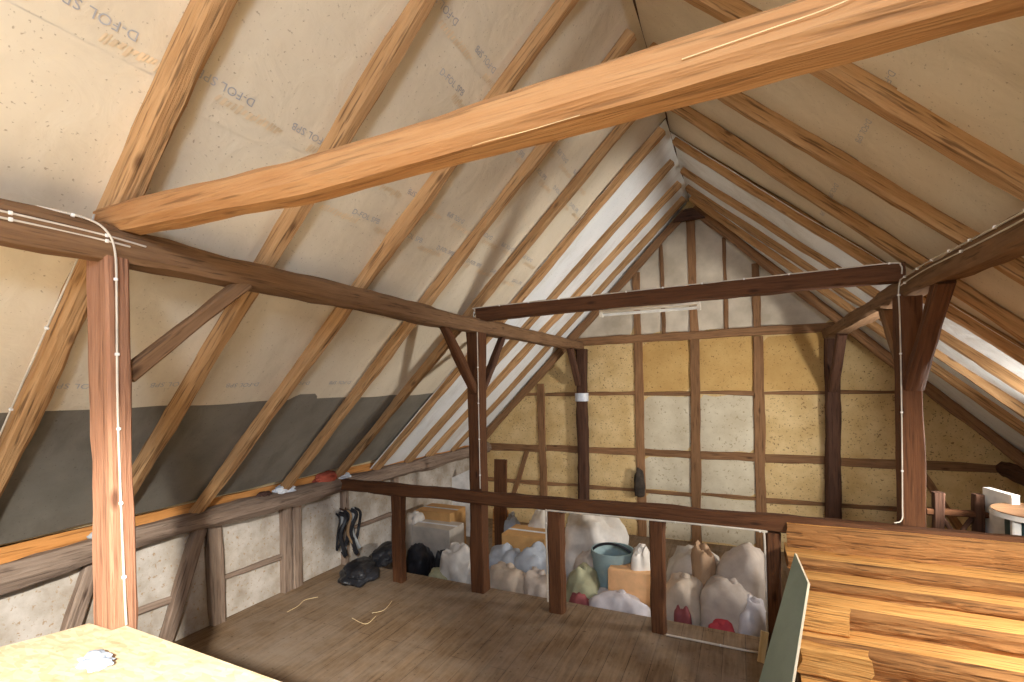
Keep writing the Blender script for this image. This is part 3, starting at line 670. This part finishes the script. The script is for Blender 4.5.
cable([(-2.29, 0.86, 2.722), (-2.268, 1.0, 2.715), (-2.258, 1.06, 2.68), (-2.254, 1.085, 2.60), (-2.26, 1.09, 2.4), (-2.268, 1.09, 2.0), (-2.268, 1.095, 1.6), (-2.266, 1.10, 1.3), (-2.266, 1.105, 1.102)], 'white cable clipped down the right face of the near post', 0.0045, 0.3)
cable([(-2.37, 1.07, 2.80 - 0.03), (-2.47, 1.075, 2.66), (-2.9, 1.07, 2.21), (-3.35, 1.065, 1.735), (-3.6, 1.06, 1.475)], 'thin white cable along the edge of the first left rafter below the purlin', 0.004, 0.5)
yt = 4.128
cable([(-2.30, yt + .003, 2.66), (-2.34, yt - .004, 2.70), (-2.33, yt, 2.77), (-2.28, yt, 2.79), (-1.5, yt + .003, 2.797), (-0.5, yt + .003, 2.81), (0.5, yt + .003, 2.82), (0.94, yt, 2.824), (1.0, yt - .01, 2.80), (1.0, 4.10, 2.74)], 'white cable along the top edge of the middle cross beam', 0.0045, 0.3)
cable([(-2.312, yt + .004, 2.66), (-2.305, 4.127, 2.58), (-2.31, 4.134, 2.50), (-2.31, 4.134, 1.8), (-2.31, 4.134, 1.03)], 'white cable down the front of the middle post', 0.0045, 0.35)
cable([(0.995, 4.12, 2.70), (0.985, 4.12, 2.62), (0.99, 4.122, 2.4), (0.99, 4.122, 1.8), (0.985, 4.122, 1.2), (0.978, 4.115, 1.07), (0.93, 4.09, 1.05)], 'white cable down the front left edge of the right post', 0.0045, 0.4)
cable([(0.99, 4.10, 2.70), (0.99, 3.6, 2.705), (0.99, 2.6, 2.67), (0.99, 1.2, 2.67)], 'white cable with clips along the face of the right purlin, upper of two', 0.0045, 0.25)
cable([(0.99, 4.10, 2.66), (0.99, 3.6, 2.67), (0.99, 2.6, 2.64), (0.99, 1.2, 2.64)], 'white cable along the face of the right purlin, lower of two', 0.004, 0.9)
yk = 4.028
cable([(-1.585, yk, 0.10), (-1.585, yk, 0.5), (-1.588, yk, 0.88), (-1.57, yk, 0.912), (-1.4, yk, 0.915), (-0.6, yk, 0.922), (0.1, yk, 0.922), (0.13, yk, 0.91), (0.14, yk, 0.87), (0.145, yk, 0.5), (0.145, yk, 0.12), (0.12, yk, 0.03), (0.06, yk, 0.012), (-0.3, yk, 0.012), (-0.57, yk, 0.012)], 'added pinkish-white tube tracing the blur-mask rim under the low rail and round the right-hand bay', 0.008, 0.6)  # added tube standing in for a blur-mask rim, not a real cable
# straw and cobweb on the big beam, twigs on the floor
STRAW = plain('dry_straw', (0.78, 0.60, 0.33), 0.8)
def straw(pts, lab, r=0.0007): tag(link('straw', tube_mesh('straw', pts, r, 5, 5), STRAW), lab, 'straw', 'straws caught on the big front beam')
yf = 1.082
straw([(0.42, yf, 2.80), (0.28, yf, 2.77), (0.18, yf - .004, 2.742), (0.06, yf, 2.735), (-0.1, yf, 2.725)], 'bent pale straw stuck on the face of the big front beam', 0.0012)
straw([(-0.62, yf + .02, 2.668), (-0.55, yf - .02, 2.648), (-0.45, yf - .02, 2.648), (-0.33, yf + .02, 2.675)], 'pale cobweb thread sagging under the big front beam')
straw([(0.26, yf - .004, 2.795), (0.275, yf - .005, 2.745), (0.30, yf, 2.72)], 'thin straw hanging across the right part of the big front beam')

for i, (q, lab) in enumerate((([(287, 612), (298, 606), (305, 600), (318, 597)], 'thin pale twig lying on the floor near the left wall studs'), ([(352, 618), (366, 624), (376, 616)], 'short pale straw on the floorboards below the first short post'), ([(372, 613), (384, 610), (392, 601)], 'second short pale straw on the floorboards below the first short post'))):
    P = [atZ(x, y, 0.005) for x, y in q]
    tag(link('twig', tube_mesh('twig', P, 0.0022, 6, 5), STRAW), lab, 'twig')
# ------------------------------------------------------------------ things at the left wall
def blob(name, loc, size, seed, mat, label, cat, rot=0.0, crumple=0.12, fold=7, group=None, flat=0.35, boxy=False):
    o = link(name, bm_mesh(blob_bm(size, seed, crumple, 4, flat, fold, boxy), name, 0.9), mat, None, Matrix.Translation(loc) @ Matrix.Rotation(rot, 4, 'Z'))
    return tag(o, label, cat, group)
blob('bag', (-3.72, 4.28 - 0.30, 0), (0.36, 0.55, 0.17), 2.0, BLACK, 'black bag slumped on the floor below the hanging straps', 'bag', 0.5, 0.2)
blob('bag', (-3.82, 4.55, 0), (0.30, 0.55, 0.16), 5.0, BLACK, 'flat black bag lying behind the slumped one near the first short post', 'bag', 0.2, 0.2)
st = empty('harness', (-4.12, 4.15, 0.62), 'bundle of black straps and grey webbing hanging on the low left wall', 'harness')
GREYW = plain('grey_webbing', (0.35, 0.36, 0.36), 0.8); TANW = plain('tan_webbing', (0.30, 0.19, 0.10), 0.8)
for i in range(9):
    y = 4.02 + i * 0.035 + random.uniform(-.02, .02); b = random.uniform(0.12, 0.3); x = -4.10 + random.uniform(0, .05)
    link('strap', tube_mesh('strap', [(x, y, 0.64), (x + .05, y + random.uniform(-.06, .06), 0.58), (x + .03, y + random.uniform(-.05, .05), 0.40), (x + .05, y + random.uniform(-.05, .05), b), (x + .02, y + .03, b + .05)], random.uniform(0.012, 0.026), 6, 5), [BLACK, BLACK, GREYW, BLACK, TANW][i % 5], st, None)
link('hook', tube_mesh('hook', [(-4.15, 4.15, 0.66), (-4.08, 4.15, 0.65), (-4.06, 4.15, 0.68)], 0.008), W_DARK, st)
PLAST = rough_mat('pale_plastic_film', (0.55, 0.60, 0.68), (0.8, 0.83, 0.86), 9, rough=0.4)
blob('rag', (-4.08, 3.36, 1.02), (0.13, 0.20, 0.075), 9.0, PLAST, 'crumpled pale blue plastic lying on the left plate beam', 'rag', 0, 0.28)
blob('rag', (-4.09, 3.14, 1.02), (0.10, 0.15, 0.05), 11.0, plain('dark_scrap', (0.08, 0.04, 0.03)), 'small dark scrap on the left plate beam beside the pale plastic', 'scrap', 0, 0.28)
blob('rag', (-4.11, 3.93, 1.015), (0.12, 0.34, 0.10), 13.0, rough_mat('red_cloth', (0.30, 0.06, 0.035), (0.42, 0.10, 0.06), 8), 'dull red cloth bundled on the left plate beam near the rail end', 'cloth', 0, 0.2)
blob('rag', (-4.05, 4.12, 1.02), (0.12, 0.16, 0.06), 14.0, PLAST, 'pale crumpled film on the joint of plate beam and rail', 'rag', 0, 0.28)
blob('rag', (-4.10, 1.86, 1.015), (0.10, 0.14, 0.06), 15.0, GREYW, 'grey crumpled scrap on the left plate beam by the near post', 'scrap', 0, 0.28)
# wrap on the left gable post, dark bag on the gable stud
wrap = link('wrap', tube_mesh('wrap', [(-2.31, 7.53, 1.74), (-2.31, 7.53, 1.80), (-2.31, 7.53, 1.87)], 0.108, 14, 3), PLAST); tag(wrap, 'pale plastic wrap round the dark left gable post', 'wrap')
blob('sack', (-1.42, 7.50, 0.28), (0.16, 0.12, 0.42), 21.0, rough_mat('sooty_cloth', (0.03, 0.025, 0.02), (0.08, 0.06, 0.045), 10), 'dark narrow sack hanging on the gable stud above the heap', 'sack', 0, 0.15)

# ------------------------------------------------------------------ goods heaped behind the low rail
def C(n, a, b=None, **k): return rough_mat(n, a, b or tuple(min(1, x * 1.3) for x in a), k.get('s', 6), rough=k.get('r', 0.6), bump=0.4)
M_WHITE, M_BLUEG, M_BEIGE = C('white_film', (0.52, 0.48, 0.43)), C('blue_grey_film', (0.30, 0.32, 0.35)), C('beige_sackcloth', (0.42, 0.34, 0.26))
M_TEAL, M_PEACH, M_RED = C('teal_plastic', (0.22, 0.29, 0.29)), C('peach_card', (0.62, 0.36, 0.18)), C('red_cloth_b', (0.36, 0.04, 0.05))
M_CARD, M_GREYB, M_BROWN = C('cardboard', (0.46, 0.26, 0.10)), C('greige_card', (0.42, 0.37, 0.31)), C('brown_sack', (0.30, 0.19, 0.11))
M_OLIVE, M_LILAC, M_GREY = C('olive_cloth', (0.30, 0.29, 0.18)), C('lilac_film', (0.46, 0.43, 0.44)), C('grey_sack', (0.37, 0.31, 0.26))
M_MAROON = C('maroon_cloth', (0.22, 0.06, 0.06))
def spanY(x0, x1, ytop, Y):
    a, b = atY(x0, ytop, Y), atY(x1, ytop, Y); return (a.x + b.x) / 2, b.x - a.x, (a.z + b.z) / 2
G = 'things heaped behind the low rail'
def hb(x0, x1, yt, Y, mat, label, depth=0.4, seed=None, cr=0.14, cat='bag', name='sack', z0=None):
    z0 = ZL if z0 is None else z0
    Y = 4.42 + (Y - 4.28) * 0.55
    cx, w, zt = spanY(x0, x1, yt, Y)
    o = blob(name, (cx, Y, z0), (w * 1.0, depth, max(0.06, zt - z0)), seed if seed is not None else random.random() * 50, mat, label, cat, random.uniform(-.15, .15), cr * 0.8, 5, None, 0.7, True)
    o['group'] = G
    if zt - z0 > 0.18 and name == 'sack':
        kb = blob_bm((min(0.08, w * .3), 0.07, 0.045), x0, 0.2, 3); link('knot', bm_mesh(kb, 'knot', 0.9), mat, o, Matrix.Translation((cx + w * 0.06, Y, z0 + (zt - z0) * 0.96)))
    return o
def hbox(x0, x1, yt, Y, mat, label, depth=0.4, rot=0.0, tape=True):
    Y = 4.42 + (Y - 4.28) * 0.55 + 0.05
    cx, w, zt = spanY(x0, x1, yt, Y)
    e = empty('box', (cx, Y, ZL), label, 'box', G); zt -= ZL; mw = Matrix.Translation(e.location) @ Matrix.Rotation(rot, 4, 'Z')
    box('body', (-w / 2, -depth / 2, 0), (w / 2, depth / 2, zt - 0.004), mat, 0.008, e, mw)
    for s in (-1, 1): box('flap', (-w / 2 + .004, min(0, s * depth / 2) + .003, zt - 0.004), (w / 2 - .004, max(0, s * depth / 2) - .003, zt), mat, 0.001, e, mw)
    if tape: box('tape', (-w / 2 - .001, -0.025, zt), (w / 2 + .001, 0.025, zt + .001), PLAST, 0, e, mw)
    return e
# bay between first short post and middle post
hbox(424, 458, 508, 6.3, M_CARD, 'ochre cardboard box at the back left behind the low rail', 0.4)
hbox(420, 457, 524, 5.7, M_GREYB, 'greige carton in front of the ochre box behind the low rail', 0.35)
hb(406, 424, 512, 5.9, M_WHITE, 'tall whitish sack left of the greige carton', 0.3)
hb(408, 430, 545, 5.0, BLACK, 'black bag on the floor behind the first short post', 0.3)
hb(436, 450, 552, 4.95, BLACK, 'small black bag left of the crumpled white sack', 0.2)
hb(446, 476, 545, 4.75, M_WHITE, 'crumpled white sack just left of the middle post', 0.3, cr=0.25)
hb(428, 450, 570, 4.55, M_OLIVE, 'small olive-green scrap heap on the floor behind the rail', 0.2, cat='cloth', name='cloth')
# bay between middle post and second short post
bd = spanY(492, 507, 510, 5.5)
o = box('panel_board', (-bd[1] / 2, -.012, ZL), (bd[1] / 2, .012, bd[2]), W_PLANK, 0.002, None, Matrix.Translation((bd[0], 5.5, 0)) @ Matrix.Rotation(-0.08, 4, 'X')); tag(o, 'upright orange-brown board behind the middle post', 'board')
hb(506, 518, 513, 6.2, M_BLUEG, 'slim pale blue-grey sack right of the upright orange board', 0.25)
hb(529, 552, 510, 6.1, M_WHITE, 'white sack at the back left of the second short post', 0.3)
hbox(509, 551, 531, 5.5, M_CARD, 'wide orange-brown carton in the bay right of the middle post', 0.4)
hb(488, 522, 547, 5.0, M_BLUEG, 'blue-grey film bag right of the middle post', 0.4, cr=0.2)
hb(515, 556, 549, 4.95, M_BLUEG, 'broad blue-grey bag left of the second short post', 0.4, cr=0.2)
hb(486, 530, 565, 4.55, M_BEIGE, 'beige sack low at the floor right of the middle post', 0.36, cr=0.14)
hb(524, 556, 572, 4.55, M_GREY, 'greyish sack low at the floor left of the second short post', 0.34, cr=0.18)
# bay between the second and third short posts
hb(566, 622, 512, 6.2, M_WHITE, 'large white sack at the back between the two right short posts', 0.45, cr=0.2)
hb(575, 603, 552, 5.1, M_GREY, 'grey sack right of the second short post', 0.35)
tub = spanY(592, 634, 549, 4.85)
def lathe(prof, seg=32):
    bm = bmesh.new(); R = []
    for r, z in prof: R.append([bm.verts.new((r * math.cos(2 * PI * k / seg), r * math.sin(2 * PI * k / seg), z)) for k in range(seg)])
    for i in range(len(R) - 1):
        for k in range(seg): bm.faces.new((R[i][k], R[i][(k + 1) % seg], R[i + 1][(k + 1) % seg], R[i + 1][k]))
    bm.faces.new(R[0][::-1]); bm.faces.new(R[-1]); return bm
te = empty('tub', (tub[0], 4.85, ZL), 'teal plastic tub with a black carrying handle in the heap', 'tub', G)
r = tub[1] / 2; h = tub[2] - ZL
link('body', bm_mesh(lathe([(r * .8, 0), (r * .95, h * .9), (r, h * .9), (r, h), (r * .93, h), (r * .78, h * .15)]), 'tub_body', 0.6), M_TEAL, te, Matrix.Translation(te.location))
link('handle', tube_mesh('handle', [(-r, 0, h * .9)] + [(-r * math.cos(PI * t / 8), -.03, h * .9 + .13 * math.sin(PI * t / 8)) for t in range(1, 8)] + [(r, 0, h * .9)], 0.013), BLACK, te, Matrix.Translation(te.location))
hb(630, 652, 545, 4.85, M_WHITE, 'white sack leaning by the third short post', 0.3)
hb(566, 600, 568, 4.6, M_OLIVE, 'grey-green sack on the floor right of the second short post', 0.34, cr=0.16)
hbox(611, 654, 567, 4.65, M_PEACH, 'flat peach-coloured carton left of the third short post', 0.26, tape=False)
hb(590, 648, 592, 4.40, M_LILAC, 'pale lilac film bag on the floor left of the third short post', 0.34, cr=0.2)
hb(570, 592, 590, 4.36, M_MAROON, 'dark maroon cloth low beside the second short post', 0.25, cat='cloth', name='cloth')
# right-hand bay
hb(668, 718, 548, 5.5, M_GREYB, 'wide greige sack in the right-hand bay under the rail', 0.5)
hb(690, 716, 545, 5.1, M_BROWN, 'brown sack in the middle of the right-hand bay', 0.35)
hb(715, 772, 548, 5.1, M_GREY, 'big pale grey sack at the right of the right-hand bay', 0.5, cr=0.1)
hb(664, 702, 575, 4.7, M_BEIGE, 'beige sack at the left of the right-hand bay', 0.4)
hb(700, 760, 580, 4.65, M_GREY, 'long grey sack low in the right-hand bay', 0.4, cr=0.1)
hb(674, 692, 600, 4.42, M_MAROON, 'small maroon cloth on the floor of the right-hand bay', 0.2, cat='cloth', name='cloth')
hb(706, 738, 622, 4.28, M_RED, 'bright red cloth on the floor in the right-hand bay', 0.15, cat='cloth', name='cloth')
hb(736, 770, 600, 4.45, M_LILAC, 'pale lilac-grey bag at the foot of the right end short post', 0.3)
# reddish plank and white sheet standing beyond the rail at left
q = spanY(493, 505, 460, 5.4)
tag(timber('plank', [(q[0], 5.4, ZL), (q[0], 5.45, q[2])], q[1], 0.035, W_RED, hint=(0, 1, 0), wane=0.04), 'reddish-brown plank standing upright right behind the middle post', 'plank')
a = atY(449, 479, 6.6); b = atY(471, 469, 6.6)
prism('white_sheet', [(a.x, ZL), (b.x, ZL), (b.x, b.z), (a.x, a.z)], 'y', 6.6, 6.625, WHITE)
tag(bpy.data.objects['white_sheet'], 'white rigid sheet standing behind the rail left of the middle post', 'sheet')

# ------------------------------------------------------------------ things beyond the rail at the far right
rk = empty('rack', atZ(955, 560, 0) * 0 + Vector((1.75, 5.3, 0)), 'dark wooden rack of two posts and a cross bar beyond the right post', 'rack')
for (x0, x1, yt) in ((932, 943, 492), (973, 983, 494)):
    cx, w, zt = spanY(x0, x1, yt, 5.3)
    timber('upright', [(cx, 5.3, ZL), (cx, 5.3, zt)], w, 0.07, W_DARK, hint=(0, 1, 0), parent=rk)
a, b = atY(926, 511, 5.3), atY(992, 515, 5.3)
timber('crossbar', [(a.x, 5.3, a.z), (b.x, 5.3, b.z)], 0.06, 0.05, W_RED, parent=rk)
a, b = atY(943, 524, 5.3), atY(972, 524, 5.3)
link('bow', tube_mesh('bow', [(a.x, 5.3, a.z + .05), (a.x + .06, 5.3, a.z - .06), ((a.x + b.x) / 2, 5.3, a.z - .13), (b.x - .06, 5.3, b.z - .06), (b.x, 5.3, b.z + .05)], 0.02), W_DARK, rk)
q = spanY(996, 1005, 491, 5.2)
tag(box('white_board', (-q[1] / 2, -.15, ZL), (q[1] / 2, .15, q[2]), WHITE, 0.004, None, Matrix.Translation((q[0], 5.2, 0)) @ Matrix.Rotation(0.25, 4, 'Z')), 'white narrow board standing on end left of the round table', 'board')
tcen = atY(1045, 514, 4.85)
rt = empty('round_table', (tcen.x, 4.85, 0), 'brown round-topped tall table with pale rim and legs at the right edge', 'table')
T = Matrix.Translation(rt.location); zt = tcen.z
link('top', bm_mesh(lathe([(0.26, zt - .005), (0.285, zt), (0.285, zt + .012), (0.26, zt + .014)], 40), 'top', 0.5), W_GABLE, rt, T)
link('rim', bm_mesh(lathe([(0.28, zt - .03), (0.292, zt - .03), (0.292, zt + .005), (0.28, zt + .005)], 40), 'rim', 0.5), WHITE, rt, T)
for k in range(4):
    an = k * PI / 2 + 0.5
    timber('leg', [Vector((rt.location.x + .23 * math.cos(an), 4.85 + .23 * math.sin(an), ZL)), Vector((rt.location.x + .23 * math.cos(an), 4.85 + .23 * math.sin(an), zt - .03))], 0.05, 0.05, WHITE, hint=(0, 1, 0), rough=0.001, parent=rt)
link('drum', bm_mesh(lathe([(0.20, 0.15), (0.21, zt - .06), (0.20, zt - .03)], 30), 'drum', 0.5), plain('dark_green', (0.03, 0.06, 0.06)), rt, T)

# ------------------------------------------------------------------ light
W = bpy.data.worlds.new('World'); scene.world = W; W.use_nodes = True
W.node_tree.nodes['Background'].inputs[0].default_value = (0.7, 0.85, 1, 1); W.node_tree.nodes['Background'].inputs[1].default_value = 0.3
area('daylight_window', (-0.7, YB + 0.08, 2.0), (-0.9, 4, 2.2), 1.1, 0.9, 42, (1.0, 0.97, 0.92))
def roof_light(name, x, y, w, h, target, power, col, spread):
    p = Vector((x, y, zl(x, MO))) + NR * 0.09
    return area(name, p, target, w, h, power, col, spread)
roof_light('roof_slope_light', 0.80, -1.4, 0.5, 0.5, (-3.6, 3.6, 0.5), 125, (0.66, 0.79, 1.0), math.radians(165))
roof_light('roof_slope_light', 2.35, 4.75, 0.45, 0.5, (-2.8, 6.4, 2.6), 105, (1.0, 0.97, 0.92), math.radians(118))
roof_light('roof_slope_light', 2.1, 2.3, 0.4, 0.4, (1.2, 3.7, 0.5), 36, (1.0, 0.95, 0.86), math.radians(95))  # lamp of the added window, brightens the slab treads
# sun through the same window onto the chipboard
sd = bpy.data.lights.new('sunbeam', 'SPOT'); sd.energy = 2000; sd.color = (1, 0.95, 0.86); sd.spot_size = math.radians(52); sd.spot_blend = 0.5; sd.shadow_soft_size = 0.08
so = bpy.data.objects.new('sunbeam', sd); COL.objects.link(so); so.location = (0.55, -1.2, 3.0)
so.rotation_euler = (Vector((-1.35, 0.05, 1.1)) - Vector(so.location)).to_track_quat('-Z', 'Y').to_euler()

vs = scene.view_settings
vs.view_transform = 'Standard'; vs.look = 'None'; vs.exposure = 0.12; vs.gamma = 1.0; vs.use_curve_mapping = False
scene.cycles.use_denoising = True
scene.cycles.max_bounces = 8; scene.cycles.diffuse_bounces = 6
